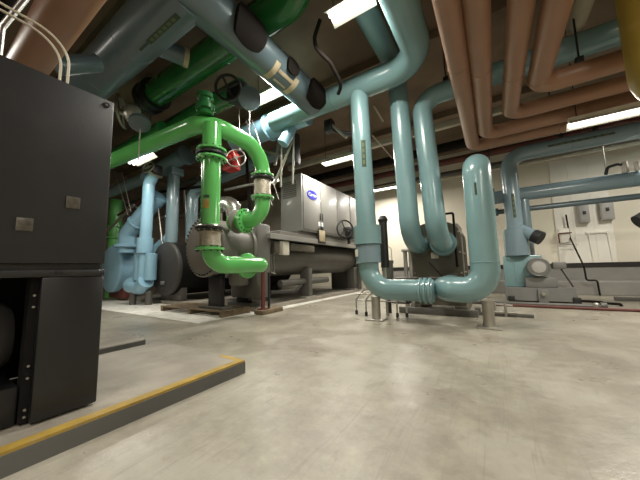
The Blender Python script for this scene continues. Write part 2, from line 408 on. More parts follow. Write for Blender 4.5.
# ------------------------------------------------------------------ pipes
def seam(t, c, d, r, m, w=.035, name='jacket_seam'):
    return MB().lathe(V(c) - V(d).normalized() * w / 2, d, [(0, r), (w * .2, r + .006), (w * .8, r + .006), (w, r)], 28).build(name, m, t)
def pipe(name, label, pts, r, m, R=.45, cat='pipe', seams=(), seg=28, group=None):
    t = thing(name, label, cat, pts[0], group)
    MB().tube(pts, r, seg, R=R, n=12).build('pipe_run', m, t)
    for c, d in seams: seam(t, c, d, r, m)
    return t
def label_plate(t, c, axis, facing, r, hl, ha, bars=4, m='tag'):
    p = MB().patch(c, axis, facing, r, hl, ha, .006).build('label', m, t)
    d = V(axis).normalized()
    for k in range(bars):
        s = (k + .5) / bars * 2 - 1
        MB().patch(V(c) + d * s * hl * .86, axis, facing, r + .005, hl * .55 / bars, ha * .55, .003, n=3).build('lettering', 'tagl', p)

# brown pair over the cabinet
pipe('brown_pipe', 'thick brown overhead pipe crossing above the black cabinet', [(-7.5, .66, 3.42), (1.5, .66, 3.42)], .17, 'brown', seams=[((-2.6, .66, 3.42), (1, 0, 0))])
pipe('brown_pipe', 'brown overhead pipe in the very top left corner', [(-7.5, -.02, 3.42), (1.5, -.02, 3.42)], .17, 'brown')
pipe('dark_pipe', 'dark grey pipe between the two brown pipes at top left', [(-7.5, .33, 3.75), (1.5, .33, 3.75)], .13, 'dbrown')
# slate blue main: comes from the left, turns and runs away to the header
DX, DZ = -3.22, 4.85
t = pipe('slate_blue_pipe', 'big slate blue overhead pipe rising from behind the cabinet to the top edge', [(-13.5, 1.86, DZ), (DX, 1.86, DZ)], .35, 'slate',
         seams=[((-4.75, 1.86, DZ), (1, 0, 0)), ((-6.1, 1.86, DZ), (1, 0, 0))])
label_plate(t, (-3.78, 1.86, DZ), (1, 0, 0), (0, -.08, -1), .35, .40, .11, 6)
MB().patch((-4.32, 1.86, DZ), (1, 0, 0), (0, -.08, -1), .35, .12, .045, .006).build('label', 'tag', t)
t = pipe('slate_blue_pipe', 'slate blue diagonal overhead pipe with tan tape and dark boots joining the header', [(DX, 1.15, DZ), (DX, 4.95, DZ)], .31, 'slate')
MB().patch((DX, 2.72, DZ), (0, 1, 0), (1, -.1, -.25), .31, .30, .85, .07, True).build('saddle_boot', 'dbrown', t)
MB().patch((DX, 4.62, DZ), (0, 1, 0), (1, -.1, -.35), .31, .30, .80, .07, True).build('saddle_boot', 'dbrown', t)
for y0, hl in ((3.42, .06), (3.96, .06)):
    MB().patch((DX, y0, DZ), (0, 1, 0), (.45, -.3, -1), .31, hl, .62, .006).build('tan_band', 'tan', t)
MB().patch((DX, 3.7, DZ), (0, 1, 0), (.75, -.3, -.9), .31, .2, .10, .006).build('tan_band', 'tan', t)
MB().patch((DX, 3.7, DZ), (0, 1, 0), (.1, -.2, -1), .31, .16, .06, .006).build('tan_band', 'tan', t)
MB().patch((DX, 3.76, DZ), (0, 1, 0), (1, -.2, -.15), .31, .16, .42, .05, True).build('tag_pad', 'dbrown', t)

t = thing('pipe_stub', 'short grey blue pipe stub with a cream cut end below the big slate pipe', 'pipe', (-4.8, 2.4, 4.9))
MB().tube([(-4.75, 2.1, 5.0), (-4.55, 2.62, 4.98)], .16, 24).build('pipe_run', 'slate', t)
MB().lathe((-4.56, 2.6, 4.98), (.2, .5, 0), [(0, .165), (.08, .165)], 24).build('cut_end', 'tan', t)
pipe('slate_blue_branch', 'slate blue branch pipe beside the brown pipe just above the cabinet top', [at(58, 66, 1.05), at(97, 63, 1.5)], .13, 'slate')

# teal header: along X over the U drops, then turning back over the viewer
HY, HZ = 5.1, 4.86
t = pipe('blue_header', 'teal blue overhead header curving round from the top edge to the left', [(-.86, -1.0, HZ), (-.86, HY, HZ), (-4.6, HY, HZ)], .25, 'teal', R=.62,
         seams=[((-2.75, HY, HZ), (1, 0, 0))])
flange(t, (-.86, 3.2, HZ), (0, 1, 0), .27, 'teal', .06)
t = pipe('pale_blue_header', 'pale blue overhead header with a flanged collar running left behind the diagonal pipe', [(-3.7, HY + .25, 4.95), (-6.4, HY + .25, 4.95)], .30, 'sky')
flange(t, (-4.35, HY + .25, 4.95), (1, 0, 0), .36, 'sky', .07)
flange(t, (-4.95, HY + .25, 4.95), (1, 0, 0), .36, 'sky', .07)
MB().tube([(-4.2, HY + .25, 4.75), (-4.2, HY + .1, 4.45), (-4.3, HY, 4.2)], .15, 20, R=.2).build('branch_elbow', 'sky', t)

# four drops
t = pipe('blue_drop_pipe', 'teal blue vertical pipe with a wide collar, leftmost of the four drops', [(-2.16, HY, HZ - .1), (-2.1, HY, .58), (-.92, HY, .58)], .195, 'teal', R=[.42])
label_plate(t, (-2.135, HY, 3.3), (0, 0, 1), (.55, -1, 0), .195, .28, .22, 4)
MB().lathe((-2.105, HY, 1.10), (0, 0, 1), [(0, .22), (.01, .245), (.35, .245), (.36, .22)], 32).build('collar', 'gblue', t)
MB().lathe((-2.105, HY, 1.46), (0, 0, 1), [(0, .22), (.01, .268), (.38, .268), (.39, .22)], 32).build('collar', 'teal', t)
MB().patch((-2.105, HY, 1.30), (0, 0, 1), (-.9, -1, 0), .256, .07, .25, .004).build('label', 'paper', t)
for x in (-1.13, -1.05, -.97):
    flange(t, (x, HY, .58), (1, 0, 0), .225, 'teal', .045)
t = pipe('blue_drop_pipe', 'teal blue vertical pipe curving into the heat exchanger, second from the left', [(-1.55, 1.2, 5.38), (-1.50, 5.7, 5.38), (-1.41, 5.7, 1.50), (-1.41, 6.65, 1.50)], .20, 'teal', R=[.36, .55])
t = pipe('blue_drop_pipe', 'teal blue vertical pipe with a high bend to the right, third from the left', [(3.8, 5.9, 4.62), (-1.07, 5.9, 4.62), (-.90, 5.75, 1.50), (-.90, 6.65, 1.50)], .20, 'teal', R=[.36, .5],
         seams=[((-.15, 5.9, 4.62), (1, 0, 0)), ((1.35, 5.9, 4.62), (1, 0, 0))])
flange(t, (-.90, 6.42, 1.50), (0, 1, 0), .27, 'teal', .06)
flange(t, (-.90, 6.52, 1.50), (0, 1, 0), .29, 'olive', .06)
t = pipe('blue_drop_pipe', 'wide teal blue U-shaped pipe with a rounded top, rightmost of the four drops', [(-.13, 9.45, 2.95), (-.13, 5.2, 2.72), (-.13, 5.2, .60), (-.79, 5.2, .60), (-.79, 6.5, .60)], .215, 'teal', R=[.24, .42, .3])
MB().patch((-.13, 5.2, 2.24), (0, 0, 1), (-.12, -1, 0), .215, .10, .07, .005).build('label', 'tag', t)
seam(t, (-.13, 5.2, 1.05), (0, 0, 1), .215, 'teal', .02)

def stand(x, y, z, r, label):
    t = thing('pipe_stand', label, 'stand', (x, y, 0), None)
    MB().cyl((x, y, .02), (x, y, z), r, 20).build('post', 'dullsteel', t)
    MB().box(x - r * 2, x + r * 2, y - r * 2, y + r * 2, 0, .025, .004).build('base_plate', 'dullsteel', t)
stand(-2.0, HY + .02, .445, .085, 'grey steel post carrying the bend of the leftmost blue drop')
stand(-.14, 5.24, .42, .085, 'grey steel post under the rightmost wide blue U-shaped pipe')

# brown overhead set turning to the right
BZ = 3.9
bl = [('brown pipe along the ceiling, leftmost of the four, turning right farthest back', -.21, 7.4, .14),
      ('brown pipe along the ceiling, second from the left of the four nested bends', .06, 6.85, .14),
      ('brown pipe along the ceiling, third from the left of the four nested bends', .48, 6.2, .135),
      ('brown pipe along the ceiling with the nearest bend, rightmost of the four', .82, 5.45, .15)]
for lab, x, y, r in bl:
    pipe('brown_pipe', lab, [(x, -3.5, BZ), (x, y, BZ), (7.8, y, BZ)], r, 'brown', R=.26, seams=[((x, 4.4 + x, BZ), (0, 1, 0)), ((x + 1.6, y, BZ), (1, 0, 0))])
pipe('grey_pipe', 'pale grey overhead pipe crossing behind the rightmost brown pipes', [(1.44, -3, 4.9), (1.44, 5.75, 4.9)], .13, 'beamlight')
t = pipe('yellow_pipe', 'mustard yellow vertical pipe at the right edge turning under the ceiling', [(1.83, 4.75, 5.94), (1.83, 4.75, 2.98), (4.2, 4.75, 2.98)], .245, 'mustard', R=.3)
flange(t, (1.83, 4.75, 4.9), (0, 0, 1), .27, 'mustard', .05)

# hangers
def hanger(x, y, z, r, label, rod_top=ZC, group='pipe hanger rods'):
    t = thing('pipe_hanger', label, 'hanger', (x, y, z + r), group)
    MB().cyl((x, y, z + r + .02), (x, y, rod_top), .014, 8).build('rod', 'black', t)
    MB().box(x - .05, x + .05, y - .04, y + .04, z + r - .02, z + r + .1, .008).build('clamp', 'black', t)
    return t
hanger(1.35, 5.45, BZ, .15, 'black hanger rod on the run of the nearest brown bend')
hanger(.62, 6.85, BZ, .14, 'black hanger rod between the nested brown pipe runs')
hanger(1.3, 7.4, BZ, .14, 'black hanger rod on the farthest brown pipe run')
hanger(-.86, 4.2, HZ, .25, 'black hanger on the bend of the teal header')
hanger(-1.52, 4.9, 5.38, .20, 'black hanger on the high teal pipe beside the header bend')
hanger(-.55, 5.9, 4.62, .20, 'black hanger on top of the high right-turning blue bend')

# ------------------------------------------------------------------ plate heat exchanger
t = thing('plate_heat_exchanger', 'dark olive plate heat exchanger behind the four blue drops', 'heat exchanger', (-1.1, 7, 0))
def plate_mb(x0, x1, y0, y1, z0, z1, rr):
    n = 8; prof = [(x0, z0), (x1, z0)]
    for k in range(n + 1): prof.append((x1 - rr + rr * math.sin(PI / 2 - PI / 2 * k / n) * 1.0, z1 - rr + rr * math.sin(PI / 2 * k / n)))
    for k in range(n + 1): prof.append((x0 + rr - rr * math.sin(PI / 2 * k / n), z1 - rr + rr * math.cos(PI / 2 * k / n)))
    c = len(prof); vs = [(x, y0, z) for x, z in prof] + [(x, y1, z) for x, z in prof]
    return MB().add(vs, [tuple(range(c)), tuple(range(2 * c - 1, c - 1, -1))] + [(i, (i + 1) % c, (i + 1) % c + c, i + c) for i in range(c)])
plate_mb(-1.62, -.56, 6.62, 6.72, .14, 2.00, .36).build('frame_plate', 'olive', t)
pk = MB()
for k in range(24): pk.box(-1.56, -.62, 6.74 + k * .04, 6.765 + k * .04, .25, 1.95 - .0, .0)
pk.build('plate_pack', 'dullsteel', t, smooth=False)
plate_mb(-1.62, -.56, 7.72, 7.82, .14, 2.00, .36).build('pressure_plate', 'olive', t)
for x in (-1.58, -.60):
    for z in (.4, .85, 1.3, 1.75): MB().cyl((x, 6.56, z), (x, 7.9, z), .022, 8).build('tie_rod', 'dullsteel', t)
for x in (-1.6, -.66): MB().box(x - .12, x + .12, 6.58, 7.86, 0, .14, .01).build('foot', 'olive', t)
for x, z in ((-1.41, 1.5), (-.90, 1.5), (-.79, .60)): MB().lathe((x, 6.56, z), (0, 1, 0), [(0, .24), (.06, .25)], 28).build('port_flange', 'olive', t)
MB().box(-1.20, -1.04, 6.60, 6.625, 1.18, 1.32, .003).build('label', 'paper', t)
MB().bar((-1.25, 6.6, 1.1), (-.95, 6.6, .72), .03, .02).build('brace', 'black', t)
solo(MB().tube([(-.66, 6.42, 1.0), (-.66, 6.42, 2.14), (-.84, 6.42, 2.14), (-.84, 6.42, 2.0)], .024, 10, R=.04).tube([(-.66, 6.42, 1.0), (-.66, 6.62, 1.0)], .024, 10), 'vent_pipe', 'dbrown', 'thin brown bent vent pipe beside the heat exchanger port', 'pipe')
solo(MB().tube([(-1.56, 6.5, 1.55), (-1.56, 6.5, 2.12)], .022, 10).tube([(-1.56, 6.5, 1.6), (-1.56, 6.65, 1.6)], .02, 8), 'gauge_pipe', 'dbrown', 'short thin vertical pipe left of the heat exchanger top', 'pipe')
solo(MB().tube([(-1.95, 6.3, .75), (-.45, 6.3, .76)], .02, 10).tube([(-1.9, 6.3, .75), (-1.9, 6.62, .75)], .02, 8), 'drain_pipe', 'chilld', 'thin horizontal brown pipe across the front of the heat exchanger', 'pipe')
for x, lab in ((-1.74, 'pale steel riser left of the heat exchanger, outer one of two'), (-1.62, 'pale steel riser left of the heat exchanger, inner one of two')):
    solo(MB().cyl((x, 6.45, 0), (x, 6.45, 1.36), .045, 14).box(x - .07, x + .07, 6.38, 6.52, 1.36, 1.42, .01), 'steel_riser', 'dullsteel', lab, 'pipe')
# filter with bail handle
t = thing('filter_housing', 'small grey cylindrical filter with a wire handle beside the leftmost blue drop', 'filter', (-2.35, 6.0, 0))
FX, FY = -2.02, 6.0
MB().lathe((FX, FY, .72), (0, 0, 1), [(0, .10), (.02, .115), (.36, .115), (.38, .13), (.44, .13), (.45, .08)], 24).build('body', 'pumpg', t)
MB().tube([(FX - .1, FY, 1.12), (FX - .1, FY, 1.42), (FX, FY, 1.5), (FX + .1, FY, 1.42), (FX + .1, FY, 1.12)], .01, 8, R=.05).build('handle', 'dullsteel', t)
MB().cyl((FX, FY, 0), (FX, FY, .72), .04, 12).build('post', 'black', t)
t = thing('pipe_insulation', 'black vertical rubber covered pipe just behind the collar of the blue drop', 'pipe', (-1.95, 5.6, 0))
MB().tube([(-1.95, 5.62, 1.0), (-1.95, 5.62, 2.02)], .085, 16).build('pipe_run', 'black', t)
MB().cyl((-1.95, 5.62, 0), (-1.95, 5.62, 1.0), .03, 10).build('post', 'dullsteel', t)
MB().lathe((-1.95, 5.62, 1.97), (0, 0, 1), [(0, .09), (.06, .11), (.14, .06)], 16).build('cap', 'black', t)
# wire trolley
t = thing('drain_rack', 'low dark rack of bent tubes on black feet behind the grey post', 'rack', (-2.2, 5.5, 0))
for x, y in ((-2.62, 5.55), (-2.35, 5.45), (-2.12, 5.6), (-1.72, 5.55), (-1.55, 5.62)):
    MB().tube([(x, y, .03), (x, y, .34), (x + .09, y + .2, .50), (x + .18, y + .3, .52)], .018, 8, R=.12).build('leg', 'dullsteel', t)
    MB().lathe((x, y, 0), (0, 0, 1), [(0, .03), (.07, .032), (.09, .02)], 10).build('foot', 'black', t)
MB().tube([(-2.62, 5.55, .30), (-1.55, 5.6, .30)], .014, 8).build('cross_bar', 'dullsteel', t)
MB().tube([(-2.62, 5.55, .44), (-1.55, 5.85, .44)], .014, 8).build('cross_bar', 'dullsteel', t)
MB().box(-1.85, -1.48, 5.6, 5.8, .26, .34, .02).build('tray', 'black', t)
solo(MB().box(-1.85, -.33, 6.1, 6.22, 0, .13, .008), 'skid_rail', 'chilld', 'dark steel skid rail on the floor below the blue bends', 'rail')
solo(MB().box(-1.5, .55, 6.45, 6.55, .0, .06, .006).box(-.4, -.3, 6.4, 6.6, 0, .14), 'floor_strip', 'chilld', 'thin brown steel strip on the floor behind the skid rail', 'rail')

# ------------------------------------------------------------------ pump on the right
PY = 9.2
t = thing('equipment_plinth', 'grey concrete filled pump base on the floor at right', 'pump base', (1, PY, 0))
MB().add([(.22, 8.85, .07), (1.64, 8.85, .07), (1.64, 10.3, .07), (.22, 10.3, .07), (.24, 8.87, .40), (1.60, 8.87, .40), (1.60, 10.25, .40), (.26, 10.25, .40)],
         [(3, 2, 1, 0), (4, 5, 6, 7), (0, 1, 5, 4), (1, 2, 6, 5), (2, 3, 7, 6), (3, 0, 4, 7)]).build('block', 'pumpg', t, smooth=False)
for x, y in ((.32, 8.86), (1.6, 8.86), (.32, 10.0), (1.6, 10.0)):
    MB().box(x - .07, x + .07, y - .09, y + .05, 0, .18, .01).build('foot', 'black', t)
br = MB().box(.88, 1.08, 8.78, 8.88, .04, .36, .01).build('bracket', 'pumpg', t)
MB().cyl((.98, 8.76, .26), (.98, 8.72, .26), .045, 10).build('bolt', 'dullsteel', br)
t = thing('pump', 'grey electric pump with a round motor end and pale blue suction box', 'pump', (.9, PY, .42))
MB().box(.22, 1.07, 9.1, 9.7, .40, 1.24, .03).build('suction_box', 'teal', t)
MB().box(.46, .98, 9.085, 9.1, .5, 1.08, .006).build('cover_plate', 'teal', t)
MB().lathe((.95, 8.78, .92), (0, 1, 0), [(0, .10), (.01, .19), (.05, .22), (.12, .25), (.2, .25), (.22, .235), (.7, .235), (.75, .2)], 36).build('motor', 'pumpg', t)
MB().lathe((.95, 8.765, .92), (0, 1, 0), [(0, .05), (.012, .14), (.02, .145)], 28).build('fan_cover', 'panelgrey', t)
MB().torus((.95, 8.80, .92), (0, 1, 0), .215, .018, 32, 8).build('end_ring', 'pumpg', t)
MB().box(1.24, 1.50, 8.9, 9.1, .86, 1.04, .03).build('terminal_box', 'pumpg', t)
MB().box(.66, 1.30, 8.92, 9.6, .40, .66, .02).build('cradle', 'pumpg', t)
MB().bar((1.40, 8.98, .86), (1.58, 8.92, .42), .03, .03).build('conduit', 'black', t)
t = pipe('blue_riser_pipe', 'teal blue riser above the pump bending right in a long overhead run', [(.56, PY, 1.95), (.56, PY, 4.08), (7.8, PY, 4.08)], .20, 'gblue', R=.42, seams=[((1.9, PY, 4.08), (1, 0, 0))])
MB().lathe((.56, PY, 1.24), (0, 0, 1), [(0, .29), (.72, .29), (.74, .22)], 32).build('suction_diffuser', 'gblue', t)
st = MB().tube([(.6, PY, 1.98), (.98, PY - .2, 1.72)], .16, 24).build('strainer_branch', 'gblue', t)
MB().tube([(.94, PY - .18, 1.75), (1.08, PY - .25, 1.65)], .175, 24).build('strainer_cap', 'black', t)
label_plate(t, (.56, PY, 2.6), (0, 0, 1), (.1, -1, 0), .20, .33, .16, 4)
label_plate(t, (2.05, PY, 4.08), (1, 0, 0), (0, -1, -.1), .20, .62, .12, 8)
t = pipe('blue_riser_pipe', 'thinner blue riser just right of the pump riser', [(.86, 9.62, 1.1), (.86, 9.62, 2.85)], .13, 'gblue')
t = pipe('blue_cross_pipe', 'horizontal blue pipe passing behind the pump riser at mid height', [(.02, 9.65, 3.02), (7.8, 9.65, 3.02)], .19, 'gblue', seams=[((3.0, 9.65, 3.02), (1, 0, 0))])
flange(t, (.06, 9.65, 3.02), (1, 0, 0), .23, 'slate', .12)
t = pipe('thin_blue_pipe', 'thin grey blue horizontal pipe below the wider blue cross pipe', [(.0, 9.9, 2.62), (7.8, 9.9, 2.62)], .075, 'slate')
flange(t, (.84, 9.9, 2.62), (1, 0, 0), .12, 'slate', .07); flange(t, (.2, 9.9, 2.62), (1, 0, 0), .12, 'slate', .07)
flange(t, (3.35, 9.9, 2.62), (1, 0, 0), .13, 'slate', .09)
hanger(.13, 9.65, 3.02, .19, 'black hanger rod holding the flanged end of the blue cross pipe')
hanger(1.75, PY, 4.08, .20, 'black hanger on the overhead run from the pump riser')
hanger(2.4, PY, 4.08, .20, 'black hanger farther right on the overhead run from the pump')
solo(MB().cyl((2.62, 9.7, 3.2), (2.62, 9.7, 4.0), .014, 8), 'steel_rod', 'steel', 'bright thin steel rod between the two blue pipes at right', 'rod')
t = thing('valve_lever', 'small black curved valve lever on the blue cross pipe', 'valve', (2.6, 9.6, 3.2))
MB().tube([(2.55, 9.5, 3.2), (2.6, 9.5, 3.38), (2.78, 9.5, 3.42), (2.9, 9.5, 3.36)], .035, 10, R=.09).build('lever', 'black', t)
MB().cyl((2.9, 9.5, 3.18), (2.9, 9.5, 3.45), .06, 14).build('bonnet', 'dullsteel', t)
MB().cyl((3.1, 9.5, 3.18), (3.1, 9.5, 3.4), .05, 14).build('bonnet', 'dullsteel', t)
t = thing('strainer', 'black capped strainer end showing at the right edge', 'strainer', (3.4, PY, 1.8))
MB().tube([(3.55, PY, 2.55), (3.55, PY, 0.0)], .2, 24).build('pipe_run', 'teal', t)
MB().tube([(3.5, PY, 2.25), (3.0, PY - .1, 1.98)], .16, 24).build('branch', 'teal', t)
MB().tube([(3.08, PY - .08, 2.02), (2.86, PY - .12, 1.88)], .18, 24).build('cap', 'black', t)
MB().bar((2.92, PY - .14, 1.76), (3.0, PY - .14, 1.66), .03, .03).build('plug', 'black', t)
# wall boxes and conduits
def wall_box(x0, x1, z0, z1, label):
    t = thing('switch_box', label, 'switch box', ((x0 + x1) / 2, Y1 - .1, z0))
    MB().box(x0, x1, Y1 - .26, Y1 - .075, z0, z1, .015).build('case', 'panelgrey', t)
    MB().box(x0 + .02, x1 - .02, Y1 - .275, Y1 - .26, z0 + .02, z1 - .02, .006).build('door', 'panelgrey', t)
    MB().box((x0 + x1) / 2 - .04, (x0 + x1) / 2 + .04, Y1 - .30, Y1 - .275, z0 + .28, z0 + .40, .008).build('handle', 'black', t)
wall_box(2.60, 2.86, 2.36, 3.12, 'narrow grey switch box on the white wall panel, left of two')
wall_box(3.13, 3.45, 2.40, 3.05, 'wider grey switch box on the white wall panel, right of two')
solo(MB().box(2.74, 3.26, Y1 - .12, Y1 - .07, 1.98, 2.06, .01), 'wire_trough', 'wallpanel', 'small white horizontal wire duct below the two switch boxes', 'duct')
solo(MB().tube([(2.80, Y1 - .1, 1.98), (2.84, Y1 - .1, 1.0)], .02, 8), 'conduit_drop', 'wallpanel', 'thin white conduit on the panel below the narrow switch box', 'conduit')
solo(MB().tube([(3.26, Y1 - .1, 1.98), (3.30, Y1 - .1, 1.0)], .02, 8), 'conduit_drop', 'wallpanel', 'thin white conduit on the panel below the wider switch box', 'conduit')
solo(MB().tube([(2.27, 12.62, 2.7), (2.30, 12.62, 1.9), (2.36, 11.62, .9), (2.38, 11.62, .46), (2.62, 11.62, .46), (2.64, 11.62, .0)], .024, 10, R=.06), 'rust_pipe', 'dbrown', 'thin dark brown pipe running down past the white wall panel to the kerb', 'pipe')
t = thing('junction_box', 'small cream conduit box with red pipe on the left edge of the white panel', 'junction box', (2.1, Y1 - .1, 1.8))
MB().box(2.02, 2.3, Y1 - .22, Y1 - .07, 1.72, 2.22, .015).build('case', 'wallpanel', t)
MB().tube([(2.0, Y1 - .25, 1.70), (2.0, Y1 - .25, 2.05), (2.35, Y1 - .25, 2.05)], .02, 8, R=.04).build('pipe', 'rust', t)
MB().tube([(1.98, Y1 - .25, 1.66), (2.5, Y1 - .25, 1.64)], .018, 8).build('pipe', 'dullsteel', t)
# pipes on the floor
t = thing('floor_pipe', 'long grey brown pipe lying on the floor in front of the pump base', 'pipe', (.6, 8.1, 0))
MB().cyl((-.9, 8.3, .05), (1.92, 8.3, .05), .045, 14).build('pipe_run', 'chilld', t)
flange(t, (1.92, 8.3, .07), (1, 0, 0), .07, 'chilld', .1); MB().lathe((1.8, 8.3, .0), (0, 0, 1), [(0, .06), (.1, .06), (.13, .03)], 12).build('valve', 'dullsteel', t)
solo(MB().tube([(1.78, 9.4, .05), (2.1, 9.25, .05), (2.1, 9.0, .05), (2.35, 8.95, .05), (2.36, 8.95, .0)], .03, 10, R=.04), 'floor_pipe', 'dbrown', 'thin dark bent pipe on the floor right of the pump base', 'pipe')
solo(MB().box(2.6, 5.4, 10.2, 10.34, 0, .09, .006), 'channel_strip', 'chilld', 'dark steel channel on the floor at the right edge', 'channel')
solo(MB().cyl((-.2, 8.05, .03), (2.9, 8.05, .03), .03, 10), 'floor_pipe', 'rust', 'thin brown pipe on the floor parallel to the grey brown one', 'pipe')
t = thing('floor_valve', 'small brass grey valve cluster on the floor right of the wide blue pipe', 'valve', (-.02, 6.2, 0))
for x, y in ((-.05, 6.5), (.12, 6.42)):
    MB().tube([(x, y, .0), (x, y, .26)], .022, 8).build('stem', 'dullsteel', t)
    MB().tube([(x - .1, y, .24), (x + .12, y, .22)], .018, 8).build('lever', 'dullsteel', t)
MB().tube([(-.15, 6.46, .08), (.3, 6.44, .08)], .03, 10).build('body', 'dullsteel', t)

# ------------------------------------------------------------------ grey chiller
CXX, CZ, CR = -5.58, 1.58, .70
t = thing('chiller', 'large grey water chiller with starter cabinet on top, standing on its plinth', 'chiller', (CXX, 7.5, .10))
fl = MB().lathe((CXX, 3.78, CZ), (0, 1, 0), [(0, CR - .03), (.02, CR), (.10, CR), (.12, CR - .06)], 64).build('waterbox_cover', 'chill', t)
bolts(fl, (CXX, 3.80, CZ), (0, 1, 0), CR - .05, 40, 'black', r=.018, t=.05)
MB().lathe((CXX, 3.9, CZ), (0, 1, 0), [(0, CR - .05), (.80, CR - .05), (.81, CR), (.90, CR), (.91, CR - .04)], 56).build('waterbox', 'chill', t)
MB().box(CXX - .3, -4.90, 4.80, 5.30, .32, 2.20, .06).build('tube_sheet', 'chilld', t)
MB().lathe((CXX, 5.25, 1.36), (0, 1, 0), [(0, .52), (5.6, .52)], 48).build('condenser_shell', 'chilld', t)
MB().lathe((-6.9, 5.3, 1.5), (0, 1, 0), [(0, .70), (5.6, .70)], 48).build('evaporator_shell', 'chilld', t)
MB().box(-6.3, -4.86, 10.8, 10.92, .10, 2.0, .01).build('tube_sheet', 'chilld', t)
for z0, z1 in ((1.82, 1.96),):
    MB().box(-4.92, -4.78, 5.15, 10.95, z0, z1, .01).build('base_rail', 'starter', t, smooth=False)
MB().box(-6.4, -4.86, 5.6, 10.9, 1.96, 2.08, .01).build('deck', 'chill', t, smooth=False)
MB().box(-6.35, -4.88, 6.5, 10.9, 2.08, 2.18, .01).build('cabinet_plinth', 'chilld', t, smooth=False)
cab = MB().box(-5.62, -4.80, 6.55, 10.8, 2.18, 3.97, .012).build('starter_cabinet', 'starter', t)
ys = [6.60, 7.62, 8.76, 9.84, 10.76]
for a, b in zip(ys, ys[1:]):
    MB().box(-4.80, -4.775, a + .025, b - .025, 2.24, 3.92, .012).build('door', 'starter', cab)
for y in (7.56, 7.70): MB().box(-4.775, -4.75, y - .018, y + .018, 2.62, 2.86, .008).build('door_handle', 'black', cab)
for y in (7.5, 7.68): MB().box(-4.774, -4.769, y - .06, y + .05, 2.42, 2.56).build('warning_label', 'ink', cab, smooth=False)
for k in range(9):
    MB().box(-5.50, -4.98, 6.528, 6.555, 3.26 + k * .06, 3.29 + k * .06, .006).build('louvre', 'chilld', cab)
# badge
lg = MB()
n = 48; vs = []
for x in (-4.776, -4.762):
    for k in range(n): vs.append((x, 7.10 + .285 * math.cos(2 * PI * k / n), 3.38 + .145 * math.sin(2 * PI * k / n)))
lg.add(vs, [tuple(range(n)), tuple(range(2 * n - 1, n - 1, -1))] + [(i, (i + 1) % n, (i + 1) % n + n, i + n) for i in range(n)])
lg.build('badge', 'blue', cab, smooth=False)
cu = bpy.data.curves.new('badge_lettering', 'FONT'); cu.body = 'Carrier'; cu.size = .155 * S; cu.extrude = .003; cu.align_x = 'CENTER'; cu.align_y = 'CENTER'; cu.shear = .2; cu.offset = .0
to = bpy.data.objects.new('tmp', cu); COL.objects.link(to); bpy.context.view_layer.update()
me = bpy.data.meshes.new_from_object(to.evaluated_get(bpy.context.evaluated_depsgraph_get())); bpy.data.objects.remove(to)
me.materials.clear(); me.materials.append(M['ink'])
rotm = Matrix(((0, 0, 1), (1, 0, 0), (0, 1, 0))).to_4x4(); me.transform(rotm)
me.transform(Matrix.Translation((V((-4.758, 7.10, 3.38)) - V(cab['o'])) * S))
lo = bpy.data.objects.new('badge_lettering', me); COL.objects.link(lo); lo.parent = cab
cb = MB().box(-4.775, -4.76, 7.40, 7.86, 1.86, 2.34, .006).build('clipboard', 'black', t)
MB().box(-4.76, -4.752, 7.45, 7.81, 1.91, 2.29, .003).build('sheet', 'tan', cb)
MB().box(-4.77, -4.74, 7.56, 7.7, 2.3, 2.42, .006).build('clip', 'black', t)
# label strips on the shell
MB().box(-5.02, -4.85, 5.75, 6.0, 1.42, 1.80, .004).build('data_plate', 'paper', t)
MB().box(-5.02, -4.86, 6.1, 7.3, 1.55, 1.76, .004).build('data_plate', 'plate', t)
MB().box(-5.00, -4.87, 5.4, 5.62, 1.45, 1.78, .004).build('data_plate', 'plate', t)
for y in (7.25, 10.7):
    lg = MB().box(-5.35, -5.0, y - (.10 if y < 9 else .2), y + (.10 if y < 9 else .2), .14, 1.05, .01).build('leg', 'chilld', t)
    MB().box(-5.42, -4.99, y - .26, y + .26, .10, .16, .006).build('foot_plate', 'dullsteel', lg)
for y in (4.2, 5.05):
    lg = MB().box(-5.85, -5.4, y - .07, y + .07, .14, 1.0, .02).build('leg', 'black', t)
    MB().box(-6.1, -5.2, y - .15, y + .15, .14 if y < 5 else .10, .19, .006).build('foot_plate', 'chilld', lg)
MB().lathe((-5.25, 4.55, .66), (0, 0, 1), [(0, .20), (.05, .23), (.3, .23), (.32, .16)], 24).build('sump', 'chill', t)
MB().tube([(-5.02, 5.42, 1.78), (-5.02, 5.42, .95), (-5.02, 5.6, .9)], .014, 8, R=.05).build('tubing', 'steel', t)
MB().tube([(-4.98, 5.5, 1.78), (-4.98, 5.5, .9)], .012, 8).build('tubing', 'steel', t)
MB().lathe((-5.2, 6.0, .62), (0, 1, 0), [(0, .1), (2.6, .1)], 16).build('oil_line', 'chilld', t)
MB().tube([(-5.12, 5.5, .42), (-5.12, 6.6, .34), (-5.12, 6.9, .5)], .045, 12, R=.2).build('oil_line', 'black', t)

t = thing('chiller_valve', 'black handwheel valve in front of the grey starter cabinet', 'valve', (-4.6, 9.0, 2.2))
wheel(t, (-4.40, 8.61, 2.41), (1, -.75, 0), .31, 'black', 3, .03, stem=(-.2, .75, 0))
MB().box(-4.77, -4.5, 9.3, 9.75, 2.15, 2.6, .06).build('gearbox', 'black', t)
MB().cyl((-4.7, 9.5, 1.95), (-4.7, 9.5, 2.2), .06, 14).build('neck', 'black', t)
